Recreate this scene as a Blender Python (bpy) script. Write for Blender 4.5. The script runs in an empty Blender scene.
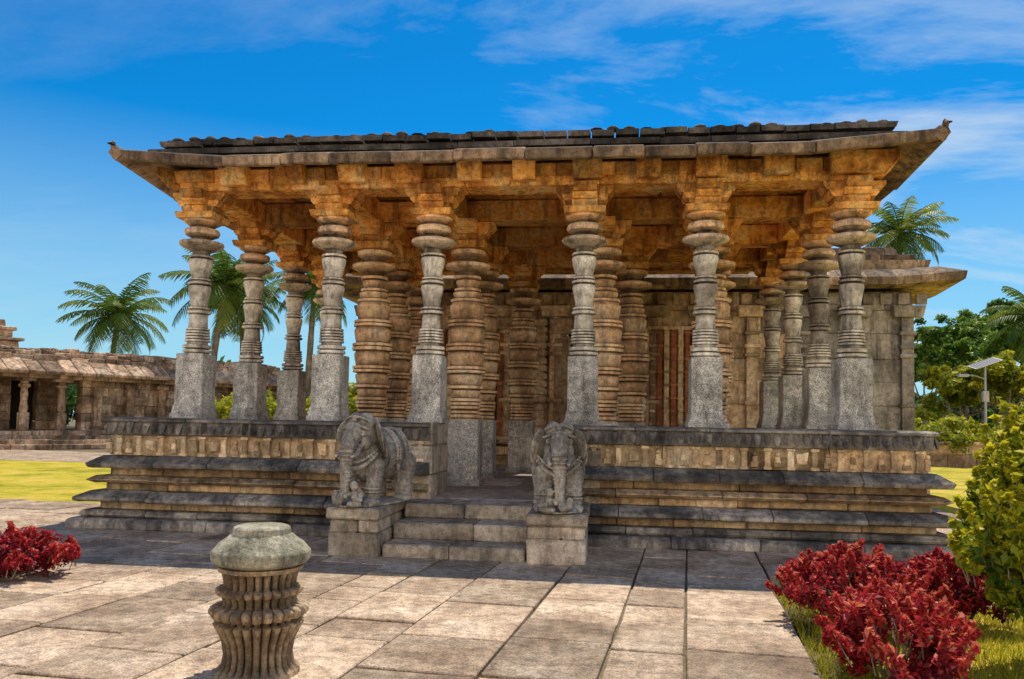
import bpy, math, random
import numpy as np
from mathutils import Vector, Matrix
random.seed(7); rng=np.random.default_rng(7)
R=random.uniform
scene=bpy.context.scene
SUN_EL=63.0; SUN_AZ=17.0

# ------------------------------------------------------------------ materials
def nd(nt,t,**kw):
    n=nt.nodes.new(t)
    for k,v in kw.items():
        if k in n.inputs.keys(): n.inputs[k].default_value=v
        else: setattr(n,k,v)
    return n
def newmat(name):
    m=bpy.data.materials.new(name); m.use_nodes=True
    nt=m.node_tree; nt.nodes.clear()
    out=nt.nodes.new('ShaderNodeOutputMaterial'); b=nt.nodes.new('ShaderNodeBsdfPrincipled')
    nt.links.new(b.outputs[0],out.inputs[0]); b.inputs['Specular IOR Level'].default_value=0.25
    return m,nt,b,out
def ramp(nt,stops):
    n=nt.nodes.new('ShaderNodeValToRGB'); cr=n.color_ramp
    while len(cr.elements)<len(stops): cr.elements.new(0.5)
    for e,(p,c) in zip(cr.elements,stops):
        e.position=p; e.color=(c[0],c[1],c[2],1) if hasattr(c,'__len__') else (c,c,c,1)
    return n
def mixc(nt,fac,a,b,mode='MIX'):
    n=nt.nodes.new('ShaderNodeMix'); n.data_type='RGBA'; n.blend_type=mode
    L=nt.links
    for idx,v in ((0,fac),(6,a),(7,b)):
        if hasattr(v,'is_output') : L.new(v,n.inputs[idx])
        elif idx==0: n.inputs[0].default_value=v
        else: n.inputs[idx].default_value=(v[0],v[1],v[2],1)
    return n.outputs[2]
def math_(nt,op,a,b=None,clamp=False):
    n=nt.nodes.new('ShaderNodeMath'); n.operation=op; n.use_clamp=clamp
    for i,v in ((0,a),(1,b)):
        if v is None: continue
        if hasattr(v,'is_output'): nt.links.new(v,n.inputs[i])
        else: n.inputs[i].default_value=v
    return n.outputs[0]
def stone(name,c1,c2,c3,dark=(0.035,0.032,0.03),streak=0.5,topdark=0.0,bump=0.6,lichen=0.2,warm=None,sc=1.0,speck=0.35,carve=0.0,cav=0.0,tvar=0.65):
    m,nt,b,out=newmat(name); L=nt.links
    geo=nt.nodes.new('ShaderNodeNewGeometry'); P=geo.outputs['Position']
    oi=nt.nodes.new('ShaderNodeObjectInfo')
    n1=nd(nt,'ShaderNodeTexNoise',Scale=1.4*sc,Detail=5.0,Roughness=0.62); L.new(P,n1.inputs['Vector'])
    r1=ramp(nt,[(0.36,c1),(0.5,c2),(0.64,c3)]); L.new(n1.outputs[0],r1.inputs[0]); col=r1.outputs[0]
    n2=nd(nt,'ShaderNodeTexNoise',Scale=11*sc,Detail=5.0,Roughness=0.7); L.new(P,n2.inputs['Vector'])
    r2=ramp(nt,[(0.3,0.4),(0.5,1.0),(0.7,1.45)]); L.new(n2.outputs[0],r2.inputs[0])
    col=mixc(nt,0.85,col,r2.outputs[0],'MULTIPLY')
    if warm:
        z0,z1,wc=warm
        sx=nt.nodes.new('ShaderNodeSeparateXYZ'); L.new(P,sx.inputs[0])
        f=math_(nt,'MULTIPLY',math_(nt,'SUBTRACT',sx.outputs[2],z0),1/(z1-z0),True)
        rw=ramp(nt,[(0.35,0.2),(0.6,1.0)]); L.new(n1.outputs[0],rw.inputs[0])
        f=math_(nt,'MULTIPLY',f,rw.outputs[0])
        w=mixc(nt,0.7,wc,r2.outputs[0],'MULTIPLY')
        col=mixc(nt,f,col,w)
    n3=nd(nt,'ShaderNodeTexNoise',Scale=5.0*sc,Detail=6.0,Roughness=0.75); L.new(P,n3.inputs['Vector'])
    r3=ramp(nt,[(0.56,0.0),(0.66,1.0)]); L.new(n3.outputs[0],r3.inputs[0])
    col=mixc(nt,math_(nt,'MULTIPLY',r3.outputs[0],lichen),col,(0.60,0.57,0.49))
    mp=nd(nt,'ShaderNodeMapping'); mp.inputs['Scale'].default_value=(3.2,3.2,0.55); L.new(P,mp.inputs[0])
    n4=nd(nt,'ShaderNodeTexNoise',Scale=1.3*sc,Detail=6.0,Roughness=0.7); L.new(mp.outputs[0],n4.inputs['Vector'])
    r4=ramp(nt,[(0.49,0.0),(0.62,1.0)]); L.new(n4.outputs[0],r4.inputs[0])
    col=mixc(nt,math_(nt,'MULTIPLY',r4.outputs[0],streak),col,dark)
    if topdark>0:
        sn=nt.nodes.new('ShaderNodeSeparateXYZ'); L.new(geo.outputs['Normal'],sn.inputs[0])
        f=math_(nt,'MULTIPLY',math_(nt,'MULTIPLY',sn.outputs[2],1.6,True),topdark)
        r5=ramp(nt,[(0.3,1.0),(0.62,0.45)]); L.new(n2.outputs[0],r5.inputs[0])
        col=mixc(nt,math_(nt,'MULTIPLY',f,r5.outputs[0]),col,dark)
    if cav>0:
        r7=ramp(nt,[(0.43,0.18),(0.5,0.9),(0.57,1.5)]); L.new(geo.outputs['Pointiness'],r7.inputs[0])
        col=mixc(nt,cav,col,r7.outputs[0],'MULTIPLY')  # dark recesses, light ridges: weathering, plus groove shading painted into the colour
    n6=nd(nt,'ShaderNodeTexNoise',Scale=75.0,Detail=2.0,Roughness=0.6); L.new(P,n6.inputs['Vector'])
    r6=ramp(nt,[(0.36,0.45),(0.5,1.0),(0.66,1.5)]); L.new(n6.outputs[0],r6.inputs[0])
    col=mixc(nt,speck,col,r6.outputs[0],'MULTIPLY')
    at=nt.nodes.new('ShaderNodeAttribute'); at.attribute_name='tint'
    tv=math_(nt,'ADD',math_(nt,'MULTIPLY',at.outputs['Fac'],tvar),1-tvar*.5)
    tv=math_(nt,'MULTIPLY',tv,math_(nt,'ADD',math_(nt,'MULTIPLY',oi.outputs['Random'],0.25),0.88))
    vc=nt.nodes.new('ShaderNodeCombineColor'); 
    for i in range(3): L.new(tv,vc.inputs[i])
    col=mixc(nt,1.0,col,vc.outputs[0],'MULTIPLY')
    L.new(col,b.inputs['Base Color']); b.inputs['Roughness'].default_value=0.88
    h=math_(nt,'ADD',n2.outputs[0],math_(nt,'MULTIPLY',n6.outputs[0],0.35))
    if carve>0:
        v=nd(nt,'ShaderNodeTexVoronoi',Scale=13.0); L.new(P,v.inputs['Vector'])
        h=math_(nt,'ADD',h,math_(nt,'MULTIPLY',v.outputs[0],carve*2))
    bp=nd(nt,'ShaderNodeBump',Strength=bump,Distance=0.02); L.new(h,bp.inputs['Height']); L.new(bp.outputs[0],b.inputs['Normal'])
    return m
M={}
M['base']=stone('weathered_tan_course_stone',(0.28,0.18,0.10),(0.56,0.38,0.21),(0.68,0.52,0.33),dark=(0.03,0.027,0.025),streak=0.55,topdark=0.7,lichen=0.25,carve=0.15)
M['ledge']=stone('grey_ledge_stone',(0.09,0.083,0.08),(0.22,0.20,0.18),(0.50,0.44,0.36),dark=(0.025,0.024,0.024),streak=0.65,topdark=0.5,lichen=0.4,carve=0.15,tvar=.9)
M['band']=stone('dark_carved_stone',(0.08,0.077,0.075),(0.20,0.185,0.165),(0.42,0.37,0.31),streak=0.55,topdark=0.3,lichen=0.45,tvar=1.0)
M['panel']=stone('carved_panel_stone',(0.38,0.25,0.14),(0.66,0.48,0.28),(0.76,0.62,0.43),streak=0.4,lichen=0.3,bump=0.9,tvar=.9)
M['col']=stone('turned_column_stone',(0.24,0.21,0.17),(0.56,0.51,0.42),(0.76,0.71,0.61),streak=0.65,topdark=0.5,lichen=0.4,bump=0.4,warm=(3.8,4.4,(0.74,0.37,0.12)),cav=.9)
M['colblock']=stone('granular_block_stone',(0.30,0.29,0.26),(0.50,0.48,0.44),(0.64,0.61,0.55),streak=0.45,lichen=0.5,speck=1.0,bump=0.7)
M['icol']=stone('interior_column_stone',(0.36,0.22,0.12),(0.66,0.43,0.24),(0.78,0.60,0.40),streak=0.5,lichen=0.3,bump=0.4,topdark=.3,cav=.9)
M['warm']=stone('ochre_beam_stone',(0.46,0.18,0.04),(0.82,0.40,0.095),(0.84,0.56,0.24),streak=0.6,lichen=0.22,bump=0.7,dark=(0.06,0.032,0.018),tvar=1.0,sc=1.6)
M['roof']=stone('roof_slab_stone',(0.17,0.12,0.085),(0.34,0.23,0.145),(0.50,0.36,0.23),dark=(0.025,0.023,0.022),streak=0.7,topdark=0.6,lichen=0.2,tvar=.9)
M['rooftop']=stone('black_crest_stone',(0.05,0.046,0.042),(0.10,0.09,0.08),(0.24,0.20,0.17),dark=(0.02,0.02,0.02),streak=0.5,topdark=0.3,lichen=0.25,carve=0.6,tvar=1.0)
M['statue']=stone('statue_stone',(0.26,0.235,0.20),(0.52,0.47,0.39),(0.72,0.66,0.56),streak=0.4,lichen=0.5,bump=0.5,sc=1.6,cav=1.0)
M['ped']=stone('pedestal_stone',(0.26,0.21,0.16),(0.46,0.38,0.29),(0.60,0.52,0.41),streak=0.5,topdark=0.2,lichen=0.45)
M['hall']=stone('hall_wall_stone',(0.38,0.25,0.14),(0.68,0.49,0.30),(0.80,0.65,0.46),streak=0.5,lichen=0.2,tvar=.9)
M['wing']=stone('grey_wing_stone',(0.17,0.15,0.13),(0.28,0.25,0.22),(0.36,0.32,0.28),streak=0.55,lichen=0.15)
M['red']=stone('red_lattice_stone',(0.36,0.12,0.06),(0.52,0.19,0.09),(0.60,0.28,0.14),streak=0.2,lichen=0.1)
M['floor']=stone('floor_stone',(0.30,0.255,0.21),(0.40,0.34,0.285),(0.47,0.41,0.34),streak=0.15,lichen=0.2,bump=0.35)
M['pave']=stone('paving_stone',(0.26,0.18,0.12),(0.40,0.295,0.205),(0.50,0.39,0.285),dark=(0.10,0.075,0.055),streak=0.42,lichen=0.12,bump=0.4,speck=0.7,tvar=.65)
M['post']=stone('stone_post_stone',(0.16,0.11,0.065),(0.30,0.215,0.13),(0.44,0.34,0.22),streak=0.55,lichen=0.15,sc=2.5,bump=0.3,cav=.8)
M['postcap']=stone('lichened_cap_stone',(0.20,0.185,0.13),(0.36,0.335,0.24),(0.50,0.46,0.34),streak=0.45,lichen=0.4,sc=2.5)
M['far']=stone('cloister_stone',(0.18,0.115,0.07),(0.40,0.26,0.165),(0.60,0.45,0.32),streak=0.65,topdark=0.15,lichen=0.4,sc=0.7,tvar=.9)

def simple(name,c,rough=0.5,metal=0.0):
    m,nt,b,o=newmat(name)
    n=nd(nt,'ShaderNodeTexNoise',Scale=14.0,Detail=5.0)
    r=ramp(nt,[(0.3,[x*0.8 for x in c]),(0.7,[min(1,x*1.15) for x in c])]); nt.links.new(n.outputs[0],r.inputs[0])
    nt.links.new(r.outputs[0],b.inputs['Base Color']); b.inputs['Roughness'].default_value=rough; b.inputs['Metallic'].default_value=metal
    return m
def leafmat(name,stops,trans=0.35):
    m,nt,b,out=newmat(name); L=nt.links
    at=nt.nodes.new('ShaderNodeAttribute'); at.attribute_name='tint'
    r=ramp(nt,stops); L.new(at.outputs['Fac'],r.inputs[0])
    L.new(r.outputs[0],b.inputs['Base Color']); b.inputs['Roughness'].default_value=0.5
    t=nt.nodes.new('ShaderNodeBsdfTranslucent'); L.new(r.outputs[0],t.inputs[0])
    mx=nt.nodes.new('ShaderNodeMixShader'); mx.inputs[0].default_value=trans
    L.new(b.outputs[0],mx.inputs[1]); L.new(t.outputs[0],mx.inputs[2]); L.new(mx.outputs[0],out.inputs[0])
    return m
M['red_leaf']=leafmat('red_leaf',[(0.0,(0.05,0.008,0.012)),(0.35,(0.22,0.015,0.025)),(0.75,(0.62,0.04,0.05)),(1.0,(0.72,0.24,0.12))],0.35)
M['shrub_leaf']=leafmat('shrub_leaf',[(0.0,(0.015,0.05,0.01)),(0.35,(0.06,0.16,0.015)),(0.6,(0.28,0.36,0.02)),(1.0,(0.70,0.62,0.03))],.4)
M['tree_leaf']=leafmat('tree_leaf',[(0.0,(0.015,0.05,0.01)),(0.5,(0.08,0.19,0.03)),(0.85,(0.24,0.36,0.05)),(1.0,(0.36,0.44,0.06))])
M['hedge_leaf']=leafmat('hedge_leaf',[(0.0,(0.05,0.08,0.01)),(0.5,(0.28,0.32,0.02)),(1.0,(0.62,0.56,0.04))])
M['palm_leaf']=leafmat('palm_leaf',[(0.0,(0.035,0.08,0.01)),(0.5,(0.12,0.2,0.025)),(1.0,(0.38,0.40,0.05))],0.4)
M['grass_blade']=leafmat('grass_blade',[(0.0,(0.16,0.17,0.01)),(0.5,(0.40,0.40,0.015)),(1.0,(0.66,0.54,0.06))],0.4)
M['bark']=stone('bark',(0.13,0.10,0.07),(0.24,0.19,0.13),(0.33,0.27,0.2),streak=0.3,lichen=0.1,sc=2)
M['pole']=simple('galvanised_pole',(0.35,0.35,0.36),0.4,0.6)
M['solar']=simple('solar_cells',(0.03,0.04,0.08),0.45,0.0)
M['lampglass']=simple('lamp_glass',(0.7,0.72,0.75),0.25)
M['door']=simple('dark_interior',(0.02,0.017,0.015),0.9)

def groundmat():
    m,nt,b,o=newmat('ground_soil'); L=nt.links
    g=nt.nodes.new('ShaderNodeNewGeometry'); P=g.outputs['Position']
    n=nd(nt,'ShaderNodeTexNoise',Scale=0.35,Detail=7.0,Roughness=0.65); L.new(P,n.inputs['Vector'])
    r=ramp(nt,[(0.35,(0.10,0.08,0.05)),(0.5,(0.18,0.145,0.09)),(0.65,(0.26,0.21,0.14))]); L.new(n.outputs[0],r.inputs[0])
    n2=nd(nt,'ShaderNodeTexNoise',Scale=25.0,Detail=6.0); L.new(P,n2.inputs['Vector'])
    r2=ramp(nt,[(0.3,0.6),(0.7,1.3)]); L.new(n2.outputs[0],r2.inputs[0])
    L.new(mixc(nt,1,r.outputs[0],r2.outputs[0],'MULTIPLY'),b.inputs['Base Color']); b.inputs['Roughness'].default_value=0.95
    bp=nd(nt,'ShaderNodeBump',Strength=0.6,Distance=0.03); L.new(n2.outputs[0],bp.inputs['Height']); L.new(bp.outputs[0],b.inputs['Normal'])
    return m
def lawnmat():
    m,nt,b,o=newmat('lawn_grass'); L=nt.links
    g=nt.nodes.new('ShaderNodeNewGeometry'); P=g.outputs['Position']
    n=nd(nt,'ShaderNodeTexNoise',Scale=0.6,Detail=7.0,Roughness=0.75); L.new(P,n.inputs['Vector'])
    r=ramp(nt,[(0.36,(0.22,0.24,0.012)),(0.5,(0.56,0.46,0.025)),(0.62,(0.74,0.50,0.10))]); L.new(n.outputs[0],r.inputs[0])
    n2=nd(nt,'ShaderNodeTexNoise',Scale=45.0,Detail=6.0); L.new(P,n2.inputs['Vector'])
    r2=ramp(nt,[(0.3,0.5),(0.7,1.35)]); L.new(n2.outputs[0],r2.inputs[0])
    L.new(mixc(nt,1,r.outputs[0],r2.outputs[0],'MULTIPLY'),b.inputs['Base Color']); b.inputs['Roughness'].default_value=0.9
    bp=nd(nt,'ShaderNodeBump',Strength=0.8,Distance=0.05); L.new(n2.outputs[0],bp.inputs['Height']); L.new(bp.outputs[0],b.inputs['Normal'])
    return m
M['soil']=groundmat(); M['lawn']=lawnmat()

# ------------------------------------------------------------------ mesh builder
class MB:
    def __init__(s): s.v=[]; s.f=[]; s.t=[]; s.m=[]
    def add(s,vs,fs,tint=None,mi=0):
        o=len(s.v); s.v+= [tuple(p) for p in vs]
        t=R(0.0,1.0) if tint is None else tint
        for f in fs: s.f.append([i+o for i in f]); s.t.append(t); s.m.append(mi)
    def box(s,x0,x1,y0,y1,z0,z1,tint=None,mi=0,j=0.0,mat=None,taper=0.0):
        vs=[]
        for z,tp in ((z0,0),(z1,taper)):
            for x,y in ((x0+tp,y0+tp),(x1-tp,y0+tp),(x1-tp,y1-tp),(x0+tp,y1-tp)):
                p=Vector((x+R(-j,j),y+R(-j,j),z+R(-j,j)))
                vs.append(mat@p if mat is not None else p)
        s.add(vs,[(3,2,1,0),(4,5,6,7),(0,1,5,4),(1,2,6,5),(2,3,7,6),(3,0,4,7)],tint,mi)
    def lathe(s,prof,cx=0,cy=0,z=0,seg=24,flute=None,tint=None,mi=0,cap=True):
        vs=[];fs=[]
        for (h,r,*fl) in prof:
            a_=fl[0] if fl else 0
            for k in range(seg):
                a=2*math.pi*k/seg
                rr=r*(1+a_*(abs(math.cos(a*flute/2))**.7*2-1.2 if flute else 0))
                vs.append((cx+rr*math.cos(a),cy+rr*math.sin(a),z+h))
        n=len(prof)
        for i in range(n-1):
            for k in range(seg):
                k2=(k+1)%seg; fs.append((i*seg+k,i*seg+k2,(i+1)*seg+k2,(i+1)*seg+k))
        if cap:
            fs.append(tuple(range(seg-1,-1,-1))); fs.append(tuple((n-1)*seg+k for k in range(seg)))
        s.add(vs,fs,tint,mi)
    def tube(s,pts,rad,seg=8,tint=None,mi=0):
        vs=[];fs=[];pts=[Vector(p) for p in pts]
        for i,p in enumerate(pts):
            d=(pts[min(i+1,len(pts)-1)]-pts[max(i-1,0)]).normalized()
            u=d.orthogonal().normalized() if abs(d.z)<0.9 else Vector((1,0,0)).cross(d).normalized()
            w=d.cross(u).normalized()
            for k in range(seg):
                a=2*math.pi*k/seg; vs.append(p+rad[i]*(math.cos(a)*u+math.sin(a)*w))
        for i in range(len(pts)-1):
            for k in range(seg):
                k2=(k+1)%seg; fs.append((i*seg+k,i*seg+k2,(i+1)*seg+k2,(i+1)*seg+k))
        fs.append(tuple(range(seg-1,-1,-1))); fs.append(tuple((len(pts)-1)*seg+k for k in range(seg)))
        s.add(vs,fs,tint,mi)
    def mesh(s,name,mats,smooth=None):
        me=bpy.data.meshes.new(name); me.from_pydata(s.v,[],s.f)
        for m in mats: me.materials.append(m)
        a=me.attributes.new('tint','FLOAT','FACE'); a.data.foreach_set('value',s.t)
        me.polygons.foreach_set('material_index',s.m)
        if smooth:
            me.shade_smooth()
            try: me.set_sharp_from_angle(angle=math.radians(smooth))
            except Exception: pass
        me.update(); return me
def obj(name,me,parent=None,loc=(0,0,0),rot=(0,0,0),scale=(1,1,1)):
    o=bpy.data.objects.new(name,me); scene.collection.objects.link(o)
    o.location=loc; o.rotation_euler=rot; o.scale=scale
    if parent: o.parent=parent
    return o
def empty(name,loc=(0,0,0),rot=(0,0,0)):
    return obj(name,None,None,loc,rot)
def bevel(o,w=0.012,seg=1):
    b=o.modifiers.new('bevel','BEVEL'); b.width=w; b.segments=seg; b.limit_method='ANGLE'; b.angle_limit=math.radians(35)
    return o
def mk(mb,name,mats,parent=None,bev=0,smooth=None,**k):
    o=obj(name,mb.mesh(name,mats,smooth),parent,**k)
    if bev: bevel(o,bev)
    return o

def course(mb,path,sec,ln=(0.7,1.4),j=0.008,gap=0.004,zf=None,mi=0,skip=None,tint=None):
    n=len(path)
    for i in range(n-1):
        a=Vector(path[i]);b=Vector(path[i+1]); L=(b-a).length; d=(b-a)/L; nrm=Vector((-d.y,d.x))
        cuts=[0.0]
        while L-cuts[-1]>ln[1]*1.2: cuts.append(cuts[-1]+R(*ln))
        if L-cuts[-1]>ln[1] : cuts.append((cuts[-1]+L)/2)
        cuts.append(L)
        for c in range(len(cuts)-1):
            if skip and (c%2==skip-1): continue
            s0,s1=cuts[c]+gap,cuts[c+1]-gap
            first=(c==0 and i>0); last=(c==len(cuts)-2 and i<n-2)
            do=R(-j,j); dz=R(-j,j)*0.6
            vs=[]
            for (s,mit,sg) in ((s0,first,-1),(s1,last,1)):
                dl=R(-j,j)*.5
                for (o,z) in sec:
                    oo=o+(do+dl if o>-0.1 else 0)
                    ss=s+(sg*(oo) if mit else 0)
                    p=a+d*ss+nrm*oo
                    if zf:
                        dist=min((abs(ss-0)+0 if i>0 else 9),(abs(L-ss) if i<n-2 else 9))
                        if mit: dist=0
                        z=z+zf(dist,oo)
                    vs.append((p.x,p.y,z+dz))
            k=len(sec)
            fs=[tuple(range(k)),tuple(range(2*k-1,k-1,-1))]
            for q in range(k):
                q2=(q+1)%k; fs.append((q2,q,q+k,q2+k))
            mb.add(vs,fs,tint,mi)

def fix_normals(o):
    import bmesh
    bm=bmesh.new(); bm.from_mesh(o.data); bmesh.ops.recalc_face_normals(bm,faces=bm.faces); bm.to_mesh(o.data); bm.free()

# ------------------------------------------------------------------ PAVILION
pav=empty('temple_pavilion')
XL,XR,YF,YB=-6.84,3.95,10.35,17.3
EL,ER=-2.3,-0.57
pathL=[(EL,YF),(XL,YF),(XL,YB)]
pathR=[(XR,YB),(XR,YF),(ER,YF)]
for path in (pathL,pathR):
    mb=MB(); md=MB()
    course(md,path,[(-0.6,0.0),(0.36,0.0),(0.36,0.10),(0.32,0.14),(-0.6,0.14)],j=.015)
    course(md,path,[(-0.6,0.14),(0.20,0.14),(0.24,0.18),(0.20,0.235),(-0.6,0.235)])
    course(mb,path,[(-0.6,0.235),(0.04,0.235),(0.04,0.34),(-0.6,0.34)])
    course(md,path,[(-0.6,0.34),(0.22,0.34),(0.28,0.36),(0.28,0.41),(0.12,0.49),(-0.6,0.49)],j=.015)
    course(mb,path,[(-0.6,0.49),(0.00,0.49),(0.00,0.59),(-0.6,0.59)])
    course(mb,path,[(-0.6,0.59),(0.10,0.59),(0.19,0.635),(0.10,0.69),(-0.6,0.69)])
    course(mb,path,[(-0.6,0.69),(-0.04,0.69),(-0.04,0.80),(-0.6,0.80)])
    course(md,path,[(-0.6,0.80),(0.17,0.80),(0.20,0.86),(0.04,0.965),(-0.6,0.965)],j=.015)
    o=mk(mb,'plinth_recess_courses',[M['base']],pav,0.01); fix_normals(o)
    o=mk(md,'plinth_ledge_courses',[M['ledge']],pav,0.012); fix_normals(o)
    mb=MB()
    course(mb,path,[(-0.6,0.965),(-0.05,0.965),(-0.05,1.25),(-0.6,1.25)],ln=(0.8,1.3))
    for i in range(len(path)-1):
        a=Vector(path[i]);b=Vector(path[i+1]);L=(b-a).length;d=(b-a)/L;nr=Vector((-d.y,d.x))
        def pbox(s,w,o0,o1,z0,z1,j=.004,tint=None):
            p0=a+d*(s-w)+nr*o0; p1=a+d*(s+w)+nr*o1
            mb.box(min(p0.x,p1.x),max(p0.x,p1.x),min(p0.y,p1.y),max(p0.y,p1.y),z0,z1,j=j,tint=tint)
        s=0.14
        while s<L-0.12:
            pbox(s,.035,-.07,.005,.985,1.235); pbox(s,.05,-.07,.02,.97,1.01); pbox(s,.05,-.07,.02,1.205,1.24)
            # seated figure / rosette between the pilasters
            c=s+.15+R(-.01,.01)
            if R(0,1)<.75:
                pbox(c,.045,-.07,-.012,1.0,1.07,.008); pbox(c,.03,-.07,-.002,1.06,1.14,.008)
                q=a+d*c+nr*-.03; mb.lathe([(-.028,.008),(-.016,.024),(0,.03),(.016,.024),(.028,.008)],q.x,q.y,1.165,seg=8)
            else:
                pbox(c,.06,-.07,-.01,1.04,1.18,.02)
            s+=R(.27,.34)
    o=mk(mb,'carved_panel_band',[M['panel']],pav,0.004); fix_normals(o)
    mb=MB()
    course(mb,path,[(-1.05,1.25),(0.02,1.25),(0.02,1.425),(0.07,1.43),(0.07,1.465),(-0.02,1.487),(-1.05,1.487)],ln=(0.9,1.6))
    o=mk(mb,'bench_lip',[M['band']],pav,0.006); fix_normals(o)
    mb=MB()
    for i in range(len(path)-1):
        a=Vector(path[i]);b=Vector(path[i+1]);L=(b-a).length;d=(b-a)/L;nr=Vector((-d.y,d.x))
        s=0.07
        while s<L:
            zz=R(-0.008,0.008); w=0.043
            vs=[]
            for (u,z,o_) in ((-w,1.425,0.015),(w,1.425,0.015),(w*1.0,1.35,0.045),(w*.6,1.285,.065),(0,1.262,0.075),(-w*.6,1.285,.065),(-w*1.0,1.35,0.045)):
                p=a+d*(s+u)+nr*o_; vs.append((p.x,p.y,z+zz))
            pc=a+d*s+nr*0.115; vs.append((pc.x,pc.y,1.35+zz))
            mb.add(vs,[(q,(q+1)%7,7) for q in range(7)])
            s+=0.118
    o=mk(mb,'bench_lip_petals',[M['band']],pav)
mb=MB()
mb.box(XL+0.5,XR-0.5,YF+0.55,19.2,0.02,0.49,0.5)
o=mk(mb,'floor_core',[M['floor']],pav)
mb=MB()
y=10.4
while y<19:
    x=EL-4.0
    while x<XR-1:
        w=R(.7,1.2); mb.box(x+.004,x+w-.004,y+.004,y+.796,0.44,0.5+R(-.004,.004),j=0.002); x+=w
    y+=0.8
mk(mb,'floor_slabs',[M['floor']],pav,0.006)
mb=MB()
for (xa,xb) in ((EL-0.5,EL+0.02),(ER-0.02,ER+0.5)):
    for z0,z1,cuts in ((0.0,0.42,(10.3,10.9,11.45)),(0.42,0.8,(10.32,10.7,11.45)),(0.8,1.18,(10.34,11.0,11.45)),(1.18,1.5,(10.36,10.75,11.45))):
        for q in range(2):
            dx=R(-.012,.012)
            mb.box(xa+dx,xb+dx,cuts[q]+.004,cuts[q+1]-.004,z0+.003,z1-.003,j=0.006)
mk(mb,'entrance_cheek_walls',[M['ped']],pav,0.012)
mb=MB()
for b_ in ((XL+0.55,EL-0.45,YF+0.5,11.42),(ER+0.45,XR-0.55,YF+0.5,11.42),(XL+0.55,XL+1.1,11.42,YB-.1),(XR-1.1,XR-0.55,11.42,YB-.1)):
    mb.box(*b_,0.45,1.40)
for b_ in ((XL+0.95,EL-0.45,YF+0.95,11.45),(ER+0.45,XR-0.95,YF+0.95,11.45)):
    mb.box(*b_,1.38,1.48)
mk(mb,'bench_body',[M['hall']],pav,0.01)
mb=MB()
for yf,z0,z1 in ((8.72,0.0,0.13),(9.18,0.13,0.32),(9.66,0.32,0.495)):
    x=-2.46
    for w in (0.75,0.84) if z0!=0.13 else (0.95,0.64):
        mb.box(x+.003,x+w-.003,yf+R(-.01,.01),10.5,z0 if z0 else -0.02,z1,j=0.005); x+=w
mk(mb,'entrance_steps',[M['ped']],pav,0.018)

# columns
def sq(mb,h,z0,z1,mi,tint=None,h2=None):
    h2=h if h2 is None else h2
    e=0.012
    def rg(h,z): return [(-h+e,-h,z),(h-e,-h,z),(h,-h+e,z),(h,h-e,z),(h-e,h,z),(-h+e,h,z),(-h,h-e,z),(-h,-h+e,z)]
    vs=rg(h,z0)+rg(h2,z1-.008)+rg(h2-.008,z1)
    fs=[tuple(range(7,-1,-1)),tuple(range(16,24))]
    for l in (0,8):
        for q in range(8):
            q2=(q+1)%8; fs.append((l+q,l+q2,l+8+q2,l+8+q))
    mb.add(vs,fs,tint,mi)
def bracket(mb,z,top,r,mi):
    h=top-z
    for (e,n,za,zb) in ((r*1.0,r*0.72,0,0.34*h),(r*1.28,r*0.70,0.34*h,0.62*h),(r*1.62,r*0.68,0.62*h,h)):
        for ax in (0,1):
            a,b=(e,n) if ax==0 else (n-0.004,e)
            a0,b0=(a*0.86,b) if ax==0 else (a,b*0.86)
            z0_=z+za+(0.002 if ax else 0); z1_=z+zb+(-0.002 if ax else 0); zm=z0_+(z1_-z0_)*.6
            v=[]
            for (aa,bb,zz) in ((a0,b0,z0_),(a,b,zm),(a,b,z1_)): v+=[(-aa,-bb,zz),(aa,-bb,zz),(aa,bb,zz),(-aa,bb,zz)]
            fs=[(3,2,1,0),(8,9,10,11)]
            for l in (0,4):
                for q in range(4):
                    q2=(q+1)%4; fs.append((l+q,l+q2,l+4+q2,l+4+q))
            mb.add(v,fs,None,mi)
def ring(z,r,e,h):
    return [(z,r-.016),(z+h*0.12,r+e*0.8),(z+h*0.5,r+e),(z+h*0.88,r+e*0.8),(z+h,r-.016)]
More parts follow.
